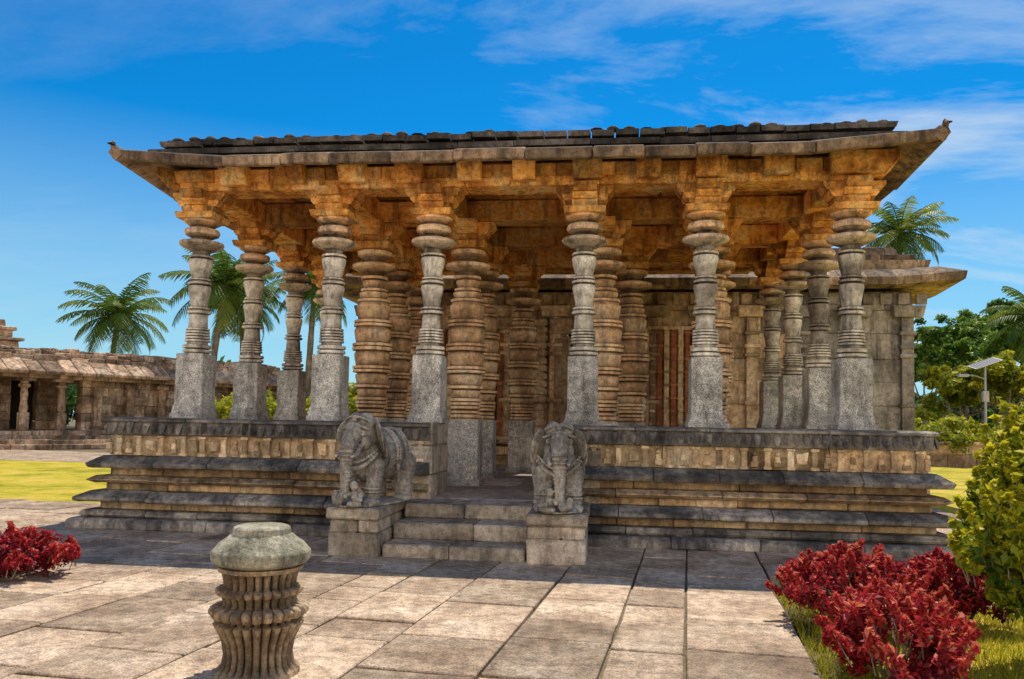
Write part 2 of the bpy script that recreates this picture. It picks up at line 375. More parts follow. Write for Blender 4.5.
def front_column():
    mb=MB(); H=3.28
    sq(mb,0.25,0,0.07,1,0.3); sq(mb,0.232,0.07,0.19,1,0.5,0.22); sq(mb,0.206,0.19,0.93,1,0.75)
    p=[(0.93,0.19)]
    p+=ring(0.95,0.175,0.025,0.05)+[(1.005,.15)]+ring(1.01,0.165,0.04,0.06)+[(1.08,0.145),(1.10,.145)]
    for k in range(5): p+=ring(1.11+k*0.042,0.158-k*.003,0.02,0.034)
    p+=[(1.33,0.135),(1.42,.13),(1.50,0.125)]
    p+=ring(1.52,0.125,0.045,0.05)+[(1.575,.12)]+ring(1.585,0.125,0.03,0.035)
    p+=[(1.635,0.118),(1.66,.12),(1.78,0.14),(1.88,0.16),(1.92,0.155),(1.935,0.12)]
    p+=ring(1.95,0.125,0.045,0.04)+[(2.0,.12)]+ring(2.01,0.125,0.025,0.03)+[(2.05,0.12),(2.2,0.155),(2.29,0.172),(2.315,0.165),(2.32,0.13)]
    p+=ring(2.34,0.14,0.035,0.035)+[(2.385,0.12),(2.44,0.125)]
    p+=[(2.455,0.17),(2.49,0.25),(2.525,0.305),(2.545,0.315),(2.57,0.305),(2.585,0.22),(2.60,0.15),(2.64,0.14)]
    p+=[(2.65,0.17),(2.68,0.235),(2.72,0.25),(2.76,0.235),(2.775,0.16),(2.80,0.155),(2.82,0.19),(2.86,0.255),(2.89,0.26)]
    mb.lathe(p,seg=36,tint=0.6,mi=0)
    sq(mb,0.27,2.89,2.975,2,0.6,0.29)
    bracket(mb,2.975,H,0.245,2)
    return mb.mesh('front_column',[M['col'],M['colblock'],M['warm']],smooth=28)
def inner_column(H,low):
    mb=MB()
    b=low
    sq(mb,0.285,0,0.10,1,0.3); sq(mb,0.25,0.10,b,1,0.7)
    p=[(b,0.22)]+ring(b+.02,0.21,0.04,0.06)+ring(b+.09,0.20,0.03,0.05)
    z=b+.16; top=H-0.86
    pat=[.05,.05,.05,.12,.05,.16,.05,.05,.20,.06,.05,.22,.05,.05,.24,.05,.10,.05,.12,.05]
    k_=(top-z)/sum(pat)
    for q,hh in enumerate(pat):
        hh*=k_; t=(z-b)/(top-b)
        r=0.20+0.105*math.sin(math.pi*min(1,t*1.05))**1.1 if t<0.88 else 0.19
        if hh<.08: p+=ring(z+.004,r+.012,.018,hh-.008)
        else: p+=[(z+.003,r-.03),(z+hh*.15,r-.022),(z+hh*.5,r-.004),(z+hh*.8,r+.004),(z+hh-.003,r-.03)]
        z+=hh
    p+=[(top,0.15),(top+.05,0.16),(top+.09,0.28),(top+.13,0.36),(top+.18,0.365),(top+.21,0.28),(top+.24,0.17),(top+.3,0.18),(top+.34,0.28),(top+.40,0.29),(top+.43,0.24)]
    mb.lathe(p,seg=36,tint=0.6,mi=0)
    sq(mb,0.29,top+.43,top+.54,2,0.6,0.31)
    bracket(mb,top+.54,H,0.27,2)
    return mb.mesh('inner_column',[M['icol'],M['colblock'],M['warm']],smooth=28)
fc=front_column(); ic=inner_column(4.24,1.05)
FX=[-5.95,-3.92,-2.48,-0.33,1.31,3.20]
cols=[(x,11.0,fc) for x in FX]
for yy in (12.8,14.6,16.4): cols+=[(-5.95,yy,fc),(3.25,yy,fc)]
for (x,y,me) in cols:
    obj('front_column',me,pav,(x,y,1.487),(R(-.006,.006),R(-.006,.006),R(-.02,.02)))
for (x,y) in [(-3.85,12.8),(-2.28,12.8),(-0.08,12.8),(1.62,12.8),(-3.95,14.6),(-2.3,14.6),(0.42,14.6),(1.9,14.6),(-4.0,16.4),(-1.75,16.5),(0.35,16.5),(2.1,16.4)]:
    obj('interior_column',ic,pav,(x,y,0.498),(0,0,R(-.02,.02)))
bp=[(3.2,17.2),(3.2,11.0),(-5.95,11.0),(-5.95,17.2)]
mb=MB()
course(mb,bp,[(-0.24,4.768),(0.22,4.768),(0.24,4.86),(0.24,5.08),(-0.24,5.08)],ln=(1.1,1.9),j=0.01)
course(mb,bp,[(0.2,4.82),(0.37,4.80),(0.49,4.97),(0.49,5.075),(0.2,5.075)],ln=(0.36,0.46),j=0.014,gap=0.03,skip=2)
course(mb,bp,[(0.2,4.88),(0.27,4.88),(0.30,5.05),(0.2,5.05)],ln=(0.34,0.46),j=0.006,gap=0.003)
for x in FX[1:-1]: mb.box(x-.2,x+.2,11.25,17.1,4.742,5.092,j=0.004)
for k,yy in enumerate((12.8,14.6,16.4,17.15)): 
    xs=[-5.7,-3.9,-2.3,0.0,1.5,2.96]
    for q in range(5): mb.box(xs[q]+.003,xs[q+1]-.003,yy-.2,yy+.2,4.748+R(0,.006),5.085,j=0.004)
o=mk(mb,'roof_beams',[M['warm']],pav,0.014); fix_normals(o)
mb=MB()
x=-6.0
while x<3.2:
    w=R(.7,1.0); y=10.95
    while y<17.3:
        l=R(1.2,1.9); mb.box(x+.005,min(x+w,3.25)-.005,y+.005,min(y+l,17.4)-.005,5.095+R(0,.02),5.2,j=0.003); y+=l
    x+=w
mb.box(-6.0,3.25,11,17.4,5.2,5.3)
mk(mb,'ceiling_slabs',[M['warm']],pav,0.008)
ep=[(3.2,17.6),(3.2,11.0),(-5.95,11.0),(-5.95,17.6)]
def rise(dist,o): 
    k=max(0,1-dist/0.55); return 0.13*k*k*max(0,min(1,o/0.85))
mb=MB()
course(mb,ep,[(0.2,5.10),(0.45,5.08),(0.78,4.92),(0.87,4.92),(0.885,5.05),(0.62,5.15),(0.42,5.215),(0.2,5.22)],ln=(0.5,0.95),j=0.016,gap=0.004,zf=rise)
o=mk(mb,'eave_slabs',[M['roof']],pav,0.014); fix_normals(o)
mb=MB()
course(mb,ep,[(-0.3,5.21),(0.52,5.21),(0.54,5.28),(0.40,5.31),(-0.3,5.31)],ln=(0.6,1.1),j=0.015)
course(mb,ep,[(-0.3,5.31),(0.34,5.31),(0.34,5.36),(-0.3,5.36)],ln=(0.6,1.1))
course(mb,ep,[(-0.3,5.36),(0.44,5.36),(0.46,5.43),(0.38,5.46),(-0.3,5.46)],ln=(0.28,0.36),j=0.022,gap=0.01)
for i in range(3):
    a=Vector(ep[i]);b=Vector(ep[i+1]);L=(b-a).length;d=(b-a)/L;nr=Vector((-d.y,d.x)); s=-0.3
    while s<L+0.3:
        p=a+d*s+nr*0.33; h=R(.02,.065)
        if R(0,1)>.08: mb.lathe([(0,.075),(h*.5,.08+R(0,.015)),(h*.9,.06),(h,.04)],p.x,p.y,5.452,seg=7)
        s+=0.235+R(-.03,.03)
o=mk(mb,'roof_crest',[M['rooftop']],pav,0.006); fix_normals(o)
mb=MB()
mb.box(-6.1,3.35,10.9,17.6,5.28,5.40)
mk(mb,'roof_fill',[M['rooftop']],pav)
mb=MB()
for cx,cy,sx in ((-6.78,10.17,-1),(4.03,10.17,1)):
    mb.tube([(cx-sx*.04,cy+.03,5.10),(cx+sx*.03,cy-.03,5.18),(cx+sx*.05,cy-.05,5.25),(cx+sx*.02,cy-.03,5.28)],[.10,.085,.06,.03],8)
mk(mb,'eave_corner_finials',[M['roof']],pav,smooth=60)

# ------------------------------------------------------------------ statues
def elephant(name,loc,yaw,flip,pedx,pedtop,zs=1.0):
    e=empty(name,loc,(0,0,0))
    import bmesh
    from mathutils import Euler
    bm=bmesh.new()
    def ell(c,r,rot=(0,0,0),sub=3):
        m=Matrix.Translation(c)@Euler(rot).to_matrix().to_4x4()@Matrix.Diagonal((*r,1))
        bmesh.ops.create_icosphere(bm,subdivisions=sub,radius=1,matrix=m)
    def chain(pts,rs,n=5):
        for i in range(len(pts)-1):
            for k in range(n):
                t=k/n; p=Vector(pts[i]).lerp(Vector(pts[i+1]),t); r=rs[i]*(1-t)+rs[i+1]*t
                ell(p,(r,r,r),sub=2)
        ell(pts[-1],(rs[-1],)*3,sub=2)
    f=flip
    ell((0,.36,.56),(.25,.40,.30)); ell((0,.08,.52),(.225,.24,.28)); ell((0,.62,.52),(.24,.2,.28))
    ell((0,-.12,.80),(.150,.19,.18)); ell((.065,-.12,.94),(.092,.11,.10)); ell((-.065,-.12,.94),(.092,.11,.10))
    ell((0,.02,.78),(.17,.2,.2))
    ell((.11,-.2,.71),(.055,.07,.08)); ell((-.11,-.2,.71),(.055,.07,.08))
    chain([(0,-.27,.82),(0.0,-.37,.68),(0.005*f,-.41,.48),(0.01*f,-.41,.28),(.01*f,-.41,.17),(.05*f,-.45,.08),(.11*f,-.44,.10),(.12*f,-.43,.16)],[.105,.088,.07,.058,.052,.05,.042,.035],7)
    for k in range(11):
        z=.66-k*.045; ell((0.004*f,-.405,z),(.090-.0035*k,.090-.0035*k,.010))
    chain([(.085,-.27,.66),(.11,-.38,.58),(.10,-.46,.56)],[.035,.028,.018],4)
    chain([(-.085,-.27,.66),(-.11,-.38,.58),(-.10,-.46,.56)],[.035,.028,.018],4)
    for s in (1,-1):
        ell((s*.215,-.06,.77),(.03,.13,.19),(0.15,s*-.22,s*.75)); ell((s*.25,-.01,.66),(.028,.10,.14),(0.1,s*-.15,s*.75))
        ell((s*.12,-.275,.80),(.03,.012,.018)); ell((s*.12,-.268,.83),(.04,.012,.008),(0,s*.3,0))
    for s in (1,-1):
        chain([(s*.15,-.03,.45),(s*.17,-.10,.25),(s*.17,-.12,.10)],[.12,.09,.085],4)
        ell((s*.17,-.15,.045),(.11,.13,.06))
        for q in range(3): ell((s*.17+(q-1)*.06,-.265,.035),(.03,.025,.03),sub=2)
        ell((s*.17,-.12,.16),(.105,.105,.014)); ell((s*.17,-.115,.20),(.105,.105,.012))
        chain([(s*.17,.60,.45),(s*.18,.56,.25),(s*.18,.60,.10)],[.16,.12,.11],4); ell((s*.18,.56,.045),(.12,.14,.05))
    chain([(0,.82,.66),(0,.87,.5),(0.03,.86,.3)],[.04,.03,.03],5)
    ell((-.10*f,-.34,.12),(.07,.08,.11)); ell((-.10*f,-.40,.245),(.045,.048,.052)); chain([(-.16*f,-.36,.17),(-.2*f,-.43,.1),(-.13*f,-.46,.12)],[.028,.025,.023],4)
    chain([(-.04*f,-.36,.17),(-.03*f,-.46,.13)],[.028,.025],4); ell((-.12*f,-.43,.05),(.09,.06,.04))
    ell((0,.18,.02),(.29,.66,.04))
    for k in range(15):
        t=(k/14-.5)*2
        ell((.165*t,-.218-.085*(1-t*t),.885+.03*(1-t*t)-.03*abs(t)),(.022,.022,.022),sub=1)
        ell((.15*t,-.205-.07*(1-t*t),.95+.045*(1-t*t)),(.018,.018,.018),sub=1)
    for k in range(20):
        t=(k/19-.5)*2; ell((.235*t,-.16-.09*(1-t*t),.42+.16*t*t),(.027,.027,.027),sub=1)
        ell((.225*t,-.155-.08*(1-t*t),.49+.14*t*t),(.02,.02,.02),sub=1)
    for y_,rr in ((.28,.026),(.35,.018),(.50,.026),(.57,.018)):
        for k in range(30):
            a=k/29*math.pi*1.1-.15; ell((.258*math.cos(a),y_,.56+.308*math.sin(a)),(rr,rr,rr),sub=1)
    for y_ in (.30,.42,.55):   # tassels / bells hanging from the girth
        for s in (1,-1): ell((s*.262,y_,.42),(.025,.03,.045))
    ell((0,-.27,.96),(.03,.03,.04)); ell((0,-.31,.88),(.026,.022,.034))
    me=bpy.data.meshes.new('carved_elephant'); bm.to_mesh(me); bm.free()
    me.materials.append(M['statue'])
    o=obj('carved_elephant',me,e,(0,0,pedtop),(0,0,yaw),(1.0,1.0,1.02*zs))
    r=o.modifiers.new('r','REMESH'); r.mode='VOXEL'; r.voxel_size=0.0085; r.use_smooth_shade=True
    s=o.modifiers.new('s','SMOOTH'); s.iterations=1; s.factor=0.4
    t=bpy.data.textures.new('wear','CLOUDS'); t.noise_scale=0.06
    dd=o.modifiers.new('d','DISPLACE'); dd.texture=t; dd.strength=0.010; dd.texture_coords='LOCAL'
    mb=MB(); x0,x1=pedx; y0,y1=-0.42,1.05
    mb.box(x0+.02,x1-.02,y0+.02,.35,-.02,pedtop*.48,j=.008); mb.box(x0+.02,x1-.02,.356,y1,-.02,pedtop*.48,j=.008)
    mb.box(x0+.03,(x0+x1)/2+.05,y0+.03,.6,pedtop*.485,pedtop*.76,j=.008); mb.box((x0+x1)/2+.056,x1-.03,y0+.03,.6,pedtop*.485,pedtop*.76,j=.008); mb.box(x0+.03,x1-.03,.606,y1,pedtop*.485,pedtop*.76,j=.008)
    mb.box(x0,x1,y0,y1,pedtop*.765,pedtop,j=.008)
    mk(mb,'pedestal',[M['ped']],e,.02)
    return e
elephant('elephant_statue',(-2.76,9.02,0),math.radians(-14),-1,(-.31,.29),.53)
elephant('elephant_statue',(-.53,9.02,0),math.radians(4),1,(-.33,.34),.53,.94)

# ------------------------------------------------------------------ stone post
post=empty('carved_stone_post',(-2.04,4.62,0))
mb=MB()
F=0.085
prof=[(-.03,.235,0),(.025,.235,0),(.035,.21,F),(.06,.19,F),(.12,.180,F),(.20,.192,F),(.26,.218,F),(.29,.235,F),(.305,.238,F),(.315,.20,F),(.33,.20,F),(.34,.245,F),(.365,.262,F),(.385,.262,F),(.40,.245,F),(.41,.20,F),(.43,.192,F),(.46,.20,F),(.475,.228,F),(.50,.232,F),(.515,.19,F),(.55,.192,F),(.585,.20,F),(.60,.205,F),(.605,.235,0),(.63,.24,0)]
mb.lathe([(h,r*1.03,*f) for h,r,*f in prof],seg=260,flute=26,tint=.6)
mk(mb,'fluted_shaft',[M['post']],post,smooth=50)
mb=MB()
mb.lathe([(.625,.20),(.645,.26),(.66,.285),(.69,.29),(.72,.288),(.73,.275),(.765,.245),(.80,.195),(.81,.185),(.813,.17),(.835,.168),(.855,.165),(.865,.14)],seg=16,tint=.6)
o=mk(mb,'lotus_cap',[M['postcap']],post,.006,smooth=15)

# ------------------------------------------------------------------ rear hall
hall=empty('temple_hall')
HX0,HX1,HY=-5.9,6.75,18.7
mb=MB()
hp=[(HX1,24),(HX1,HY),(HX0,HY),(HX0,24)]
course(mb,hp,[(-.5,0),(.25,0),(.25,.3),(.1,.4),(-.5,.4)]); course(mb,hp,[(-.5,.4),(.05,.4),(.15,.55),(.05,.75),(-.5,.75)]); course(mb,hp,[(-.5,.75),(.12,.75),(.12,.95),(-.5,1.0)])
o=mk(mb,'hall_plinth',[M['base']],hall,.012); fix_normals(o)
mb=MB(); mbw=MB()
DX0,DX1=-.95,.35
z=1.0
while z<4.55:
    h=R(.38,.6); z1=min(z+h,4.6)
    x=HX0
    while x<HX1:
        w=R(.7,1.3); x1=min(x+w,HX1)
        segs=[(x,x1)]
        if z<3.6: 
            segs=[]
            if x<DX0: segs.append((x,min(x1,DX0)))
            if x1>DX1: segs.append((max(x,DX1),x1))
        for a,b in segs:
            if b-a>.05: (mbw if a>3.4 else mb).box(a+.003,b-.003,HY+R(0,.012),HY+.4,z+.003,z1-.003,j=.003)
        x=x1
    z=z1
x=HX0+.2
while x<HX1:
    if not(DX0-.25<x<DX1+.25):
        t=mbw if x>3.4 else mb
        t.box(x-.13,x+.13,HY-.10,HY+.02,1.0,4.0,j=.004)
        for zz in (1.05,1.25,2.0,3.1,3.3,3.6): t.box(x-.17,x+.17,HY-.15,HY+.01,zz,zz+.08,j=.004)
        t.box(x-.3,x+.3,HY-.2,HY+.01,4.0,4.25,j=.006,taper=-.05)
    x+=1.12
for k in range(34):
    x=HX0+.3+k*.38
    (mbw if x>3.4 else mb).box(x-.12,x+.12,HY-.06,HY+.02,4.3,4.55,j=.01)
for x in (DX0,DX1):
    for q in range(3): mb.box(x-.10-.09*q,x+.10+.0*q-.02*q,HY-.12-.04*q+.06,HY+.1,.95,3.55-.03*q)
mb.box(DX0-.4,DX1+.4,HY-.16,HY+.1,3.6,3.95)
mb.box(HX0,HX0+.4,HY+.42,24,1.0,4.6,.5); mbw.box(HX1-.4,HX1,HY+.42,24,1.0,4.6,.5)
o=mk(mb,'hall_wall',[M['hall']],hall,.012); o=mk(mbw,'wing_wall',[M['wing']],hall,.012)
mb=MB(); mb2=MB()
for (xa,xb) in ((-2.75,-1.75),(.95,1.9),(-4.6,-3.4)):
    mb2.box(xa-.08,xa-.01,HY-.17,HY-.01,1.0,3.85,j=.004); mb2.box(xb+.01,xb+.08,HY-.17,HY-.01,1.0,3.85,j=.004)
    n=6
    for k in range(n):
        x=xa+(xb-xa)*(k+.5)/n; t=mb if k%2 else mb2
        t.box(x-.055,x+.055,HY-.13,HY-.03,1.1,3.75,j=.004)
        for zz in range(9): t.box(x-.07,x+.07,HY-.15,HY-.02,1.2+zz*.3,1.26+zz*.3,j=.003)
    for zz in (1.1,3.7): mb2.box(xa-.04,xb+.04,HY-.155,HY-.02,zz,zz+.08)
mk(mb,'carved_red_bands',[M['red']],hall,.008); mk(mb2,'carved_pale_bands',[M['panel']],hall,.008)
mb=MB()
for x in (-2.95,-1.55,.75,2.15):
    p=[(1.0,.16)]
    for k in range(16): p+=[(1.08+k*.18,.10),(1.10+k*.18,.15),(1.21+k*.18,.155),(1.24+k*.18,.10)]
    mb.lathe(p,x,HY-.12,0,seg=20)
mk(mb,'turned_wall_shafts',[M['hall']],hall,smooth=35)
mb=MB(); mb.box(DX0-.1,DX1+.1,HY+2.5,HY+2.6,.5,4.6); mb.box(HX0+.4,HX1-.4,20.5,24,.5,.9)
mk(mb,'hall_interior',[M['door']],hall)
mb=MB()
course(mb,hp,[(-.4,4.72),(.5,4.58),(.80,4.62),(.83,4.78),(.4,5.02),(-.4,5.1)],ln=(.5,.9),zf=rise)
course(mb,hp,[(-.4,5.1),(.25,5.05),(.3,5.25),(-.4,5.3)],ln=(.6,.9)); course(mb,hp,[(-.6,5.3),(.02,5.28),(.05,5.42),(-.6,5.48)],ln=(.4,.7)); course(mb,hp,[(-.9,5.45),(-.2,5.45),(-.3,5.66),(-.9,5.7)],ln=(.4,.7))
mb.box(HX0+.3,HX1-.3,HY+.3,24,4.62,5.3)
mb.box(HX0+.7,HX1-.7,HY+.8,24,5.28,5.62)
o=mk(mb,'hall_roof',[M['roof']],hall,.01); fix_normals(o)

# ------------------------------------------------------------------ ground
mb=MB(); S=900
mb.add([(-S,-S,-.06),(S,-S,-.06),(S,S,-.06),(-S,S,-.06)],[(0,1,2,3)],.5)
mk(mb,'ground',[M['soil']])
def quad(mb,pts,z): mb.add([(x,y,z) for x,y in pts],[tuple(range(len(pts)))],.5)
mb=MB(); quad(mb,[(-60,13.2),(-8.0,12.6),(-8.6,24),(-60,26)],-.02)
mk(mb,'lawn',[M['lawn']])
mb=MB(); quad(mb,[(5.3,8.6),(40,8.6),(60,60),(5.3,60)],-.02); quad(mb,[(1.2,3.0),(30,-5),(30,8.55),(1.95,8.55)],-.02)
mk(mb,'lawn',[M['lawn']])
ang=math.radians(5.7); dx,dy=math.sin(ang),math.cos(ang); px,py=dy,-dx
def P2(u,v): return (u*px+v*dx, u*py+v*dy)
mb=MB()
us=[0.79]
while us[-1]>-20: us.append(us[-1]-R(.42,.82))
ur=[0.79]
while ur[-1]<4.3: ur.append(ur[-1]+R(.45,.8))
def colslabs(a,b,v0,v1):
    v=v0-R(0,.7)
    while v<v1:
        l=R(.45,1.15); c=P2((a+b)/2,v+l/2)
        z=R(-.007,.007); g=.006; tn=R(0,1)
        q=[P2(a+g+R(0,.010),v+g+R(0,.016)),P2(b-g-R(0,.010),v+g+R(0,.016)),P2(b-g-R(0,.010),v+l-g),P2(a+g+R(0,.01),v+l-g-R(0,.016))]
        vs=[(*p,-.05) for p in q]+[(*p,z+R(-.003,.003)) for p in q]
        if not (c[0]<-8.3 and c[1]>12.9):
            mb.add(vs,[(4,5,6,7),(0,1,5,4),(1,2,6,5),(2,3,7,6),(3,0,4,7)],tn)
        v+=l
for k in range(len(us)-1): colslabs(us[k+1],us[k],-1,18)
for k in range(len(ur)-1): colslabs(ur[k],ur[k+1],8.1,24)
pv=mk(mb,'stone_paving',[M['pave']],None,.008); fix_normals(pv)
mb=MB(); 
mb.add([(*P2(-20,-3),-.035),(*P2(.79,-3),-.035),(*P2(.79,24),-.035),(*P2(-8.2,24),-.035),(*P2(-8.9,12.9),-.035),(*P2(-20,12.9),-.035)],[(0,1,2,3,4,5)],.2)
mb.add([(*P2(.8,8.0),-.035),(*P2(5.0,8.0),-.035),(*P2(5.0,24),-.035),(*P2(.8,24),-.035)],[(0,1,2,3)],.2)
mk(mb,'paving_bed',[M['soil']])
mb=MB(); quad(mb,[(-60,26.2),(-8,24.2),(-8,29),(-30,33),(-60,36)],-.03)
mk(mb,'path',[M['pave']])

# ------------------------------------------------------------------ vegetation
def leaves(name,clumps,mat,parent=None,asp=0.45,up=0.3):
    V=[];T=[]
    for (c,rad,n,size,t0,t1) in clumps:
        d=rng.normal(size=(n,3)); d/=np.linalg.norm(d,axis=1)[:,None]
        rr=rng.random(n)**(1/2.2)
        p=np.array(c)+d*rr[:,None]*np.array(rad)
        nn=rng.normal(size=(n,3)); nn[:,2]=np.abs(nn[:,2])+up; nn/=np.linalg.norm(nn,axis=1)[:,None]
        a=np.cross(nn,rng.normal(size=(n,3))); a/=np.linalg.norm(a,axis=1)[:,None]; b=np.cross(nn,a)
        s=size*(0.6+0.8*rng.random(n))[:,None]
        q=np.stack([p-a*s,p-b*s*asp+nn*s*.12,p+a*s,p+b*s*asp+nn*s*.12],1)
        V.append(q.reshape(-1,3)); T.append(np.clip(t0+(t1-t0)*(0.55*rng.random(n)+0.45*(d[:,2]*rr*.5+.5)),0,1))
    V=np.concatenate(V);T=np.concatenate(T); n=len(T)
    me=bpy.data.meshes.new(name); me.vertices.add(4*n); me.vertices.foreach_set('co',V.ravel())
    me.loops.add(4*n); me.loops.foreach_set('vertex_index',np.arange(4*n)); me.polygons.add(n); me.polygons.foreach_set('loop_start',np.arange(n)*4)
    try: me.polygons.foreach_set('loop_total',np.full(n,4))
    except Exception: pass
    me.update(calc_edges=True); me.validate()
    a=me.attributes.new('tint','FLOAT','FACE'); a.data.foreach_set('value',T)
    me.materials.append(mat)
    return obj(name,me,parent)
def blob(cx,cy,cz,rx,ry,rz,nsub,nl,size,subr,t=(0,1)):
    out=[]
    for i in range(nsub):
        a=R(0,2*math.pi); e=math.asin(R(-.55,1)); k=R(.55,1.0)
        c=(cx+rx*k*math.cos(a)*math.cos(e),cy+ry*k*math.sin(a)*math.cos(e),cz+rz*k*math.sin(e))
        r=subr*R(.6,1.3); b=R(-.22,.22)
        out.append((c,(r,r,r*.75),nl,size,t[0]+b,t[1]+b))
    return out
def bush(name,x,y,rx,ry,h,nsub,nl,size,subr,mat,t=(0,1),asp=.45,shoots=0):
    e=empty(name,(0,0,0))
    cl=blob(x,y,h*.45,rx*.85,ry*.85,h*.5,nsub,nl,size,subr,t)
    mb=MB()
    for k in range(14):
        a=R(0,6.28); mb.tube([(x+.1*math.cos(a),y+.1*math.sin(a),-.03),(x+rx*.4*math.cos(a),y+ry*.4*math.sin(a),h*.35),(x+rx*.7*math.cos(a),y+ry*.7*math.sin(a),h*.72)],[.012,.008,.004],5)
    for k in range(shoots):
        a=R(0,6.28); q=math.sqrt(R(0,1)); sx_,sy_=x+rx*.95*q*math.cos(a),y+ry*.95*q*math.sin(a)
        z0=h*(.35+.55*(1-q*q)); hh=R(.08,.2)*max(.6,h/.8); lx=R(-.05,.05)+.08*q*math.cos(a)
        mb.tube([(sx_,sy_,z0-.1),(sx_+lx,sy_,z0+hh)],[.005,.003],4)
        for i in range(5):
            tt=i/4; cl.append(((sx_+lx*tt,sy_,z0+hh*tt),(.035*(1.3-tt),.035*(1.3-tt),.03),15,size,t[0]+.3,t[1]+.12))
    leaves('foliage',cl,mat,e,asp)
    mk(mb,'stems',[M['bark']],e)
    return e
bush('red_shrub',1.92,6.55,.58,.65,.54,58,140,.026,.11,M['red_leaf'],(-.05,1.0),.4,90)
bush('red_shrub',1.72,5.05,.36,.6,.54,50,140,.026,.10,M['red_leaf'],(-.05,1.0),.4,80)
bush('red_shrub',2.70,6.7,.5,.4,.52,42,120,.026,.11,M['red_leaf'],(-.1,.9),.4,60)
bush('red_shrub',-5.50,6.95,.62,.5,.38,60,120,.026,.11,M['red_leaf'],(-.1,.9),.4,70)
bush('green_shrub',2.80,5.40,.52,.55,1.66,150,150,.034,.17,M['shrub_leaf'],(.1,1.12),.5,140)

def tree(name,x,y,h,cr,mat,size=.28,nsub=55,nl=90,t=(0,.9),trunk=.22):
    e=empty(name)
    mb=MB(); 
    th=h*.45
    pts=[(x,y,-.1),(x+R(-.1,.1),y,th*.5),(x+R(-.3,.3),y+R(-.2,.2),th)]
    mb.tube(pts,[trunk,trunk*.8,trunk*.6],9)
    cl=[]
    for k in range(7):
        a=k*.9+R(0,.5); L=cr*R(.5,.85)
        tip=(x+L*math.cos(a),y+L*math.sin(a),h*R(.6,.9))
        mid=(x+L*.45*math.cos(a),y+L*.45*math.sin(a),th*1.15)
        mb.tube([pts[2],mid,tip],[trunk*.45,trunk*.3,trunk*.1],6)
        cl+=blob(tip[0],tip[1],tip[2],cr*.42,cr*.42,h*.14,nsub//7,nl,size,cr*.17,t)
    cl+=blob(x,y,h*.82,cr*.55,cr*.55,h*.18,nsub//4,nl,size,cr*.18,t)
    mk(mb,'trunk_and_limbs',[M['bark']],e,smooth=60)
    leaves('crown',cl,mat,e)
def pos(u,d):
    t=(u-512)/800; k=(t-.1192)/(1+.1192*t); Y=d/(.993-.1184*k); return k*Y,Y
for (u,d,h,cr,m_) in ((948,52,8.9,2.4,'tree_leaf'),(985,58,10.6,2.8,'tree_leaf'),(1015,50,9.0,2.6,'tree_leaf'),(1045,46,9.5,3.4,'tree_leaf'),(925,62,8.2,2.8,'tree_leaf'),(1090,50,10,4,'tree_leaf'),(968,66,11.5,2.6,'tree_leaf'),(965,42,4.8,2.0,'hedge_leaf'),(1005,38,5.2,2.1,'hedge_leaf')):
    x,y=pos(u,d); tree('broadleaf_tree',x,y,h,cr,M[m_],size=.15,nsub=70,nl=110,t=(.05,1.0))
cl=[]
for u in range(915,1100,7):
    x,y=pos(u,R(33,42)); cl+=blob(x,y,R(.6,1.5),1.3,1.3,1.2,7,110,.12,.5,(0,1))
leaves('hedge',cl,M['hedge_leaf'])
cl=[]
for u in range(190,430,7):
    x,y=pos(u,R(46,56)); cl+=blob(x,y,R(1.2,2.3),1.8,1.8,1.9,6,90,.2,.7,(0,1))
leaves('hedge',cl,M['hedge_leaf'])
cl=[]
for u in range(-150,1250,9):
    x,y=pos(u,R(95,125)); cl+=blob(x,y,R(2,4.5),4,3,R(2.5,4),6,80,.5,1.7,(0,.7))
leaves('distant_trees',cl,M['tree_leaf'])
cl=[]
for u in (222,262,300,330):
    x,y=pos(u,R(30,34)); cl+=blob(x,y,1.3,1.2,1.2,1.4,11,130,.11,.45,(.1,1))
leaves('hedge',cl,M['hedge_leaf'])

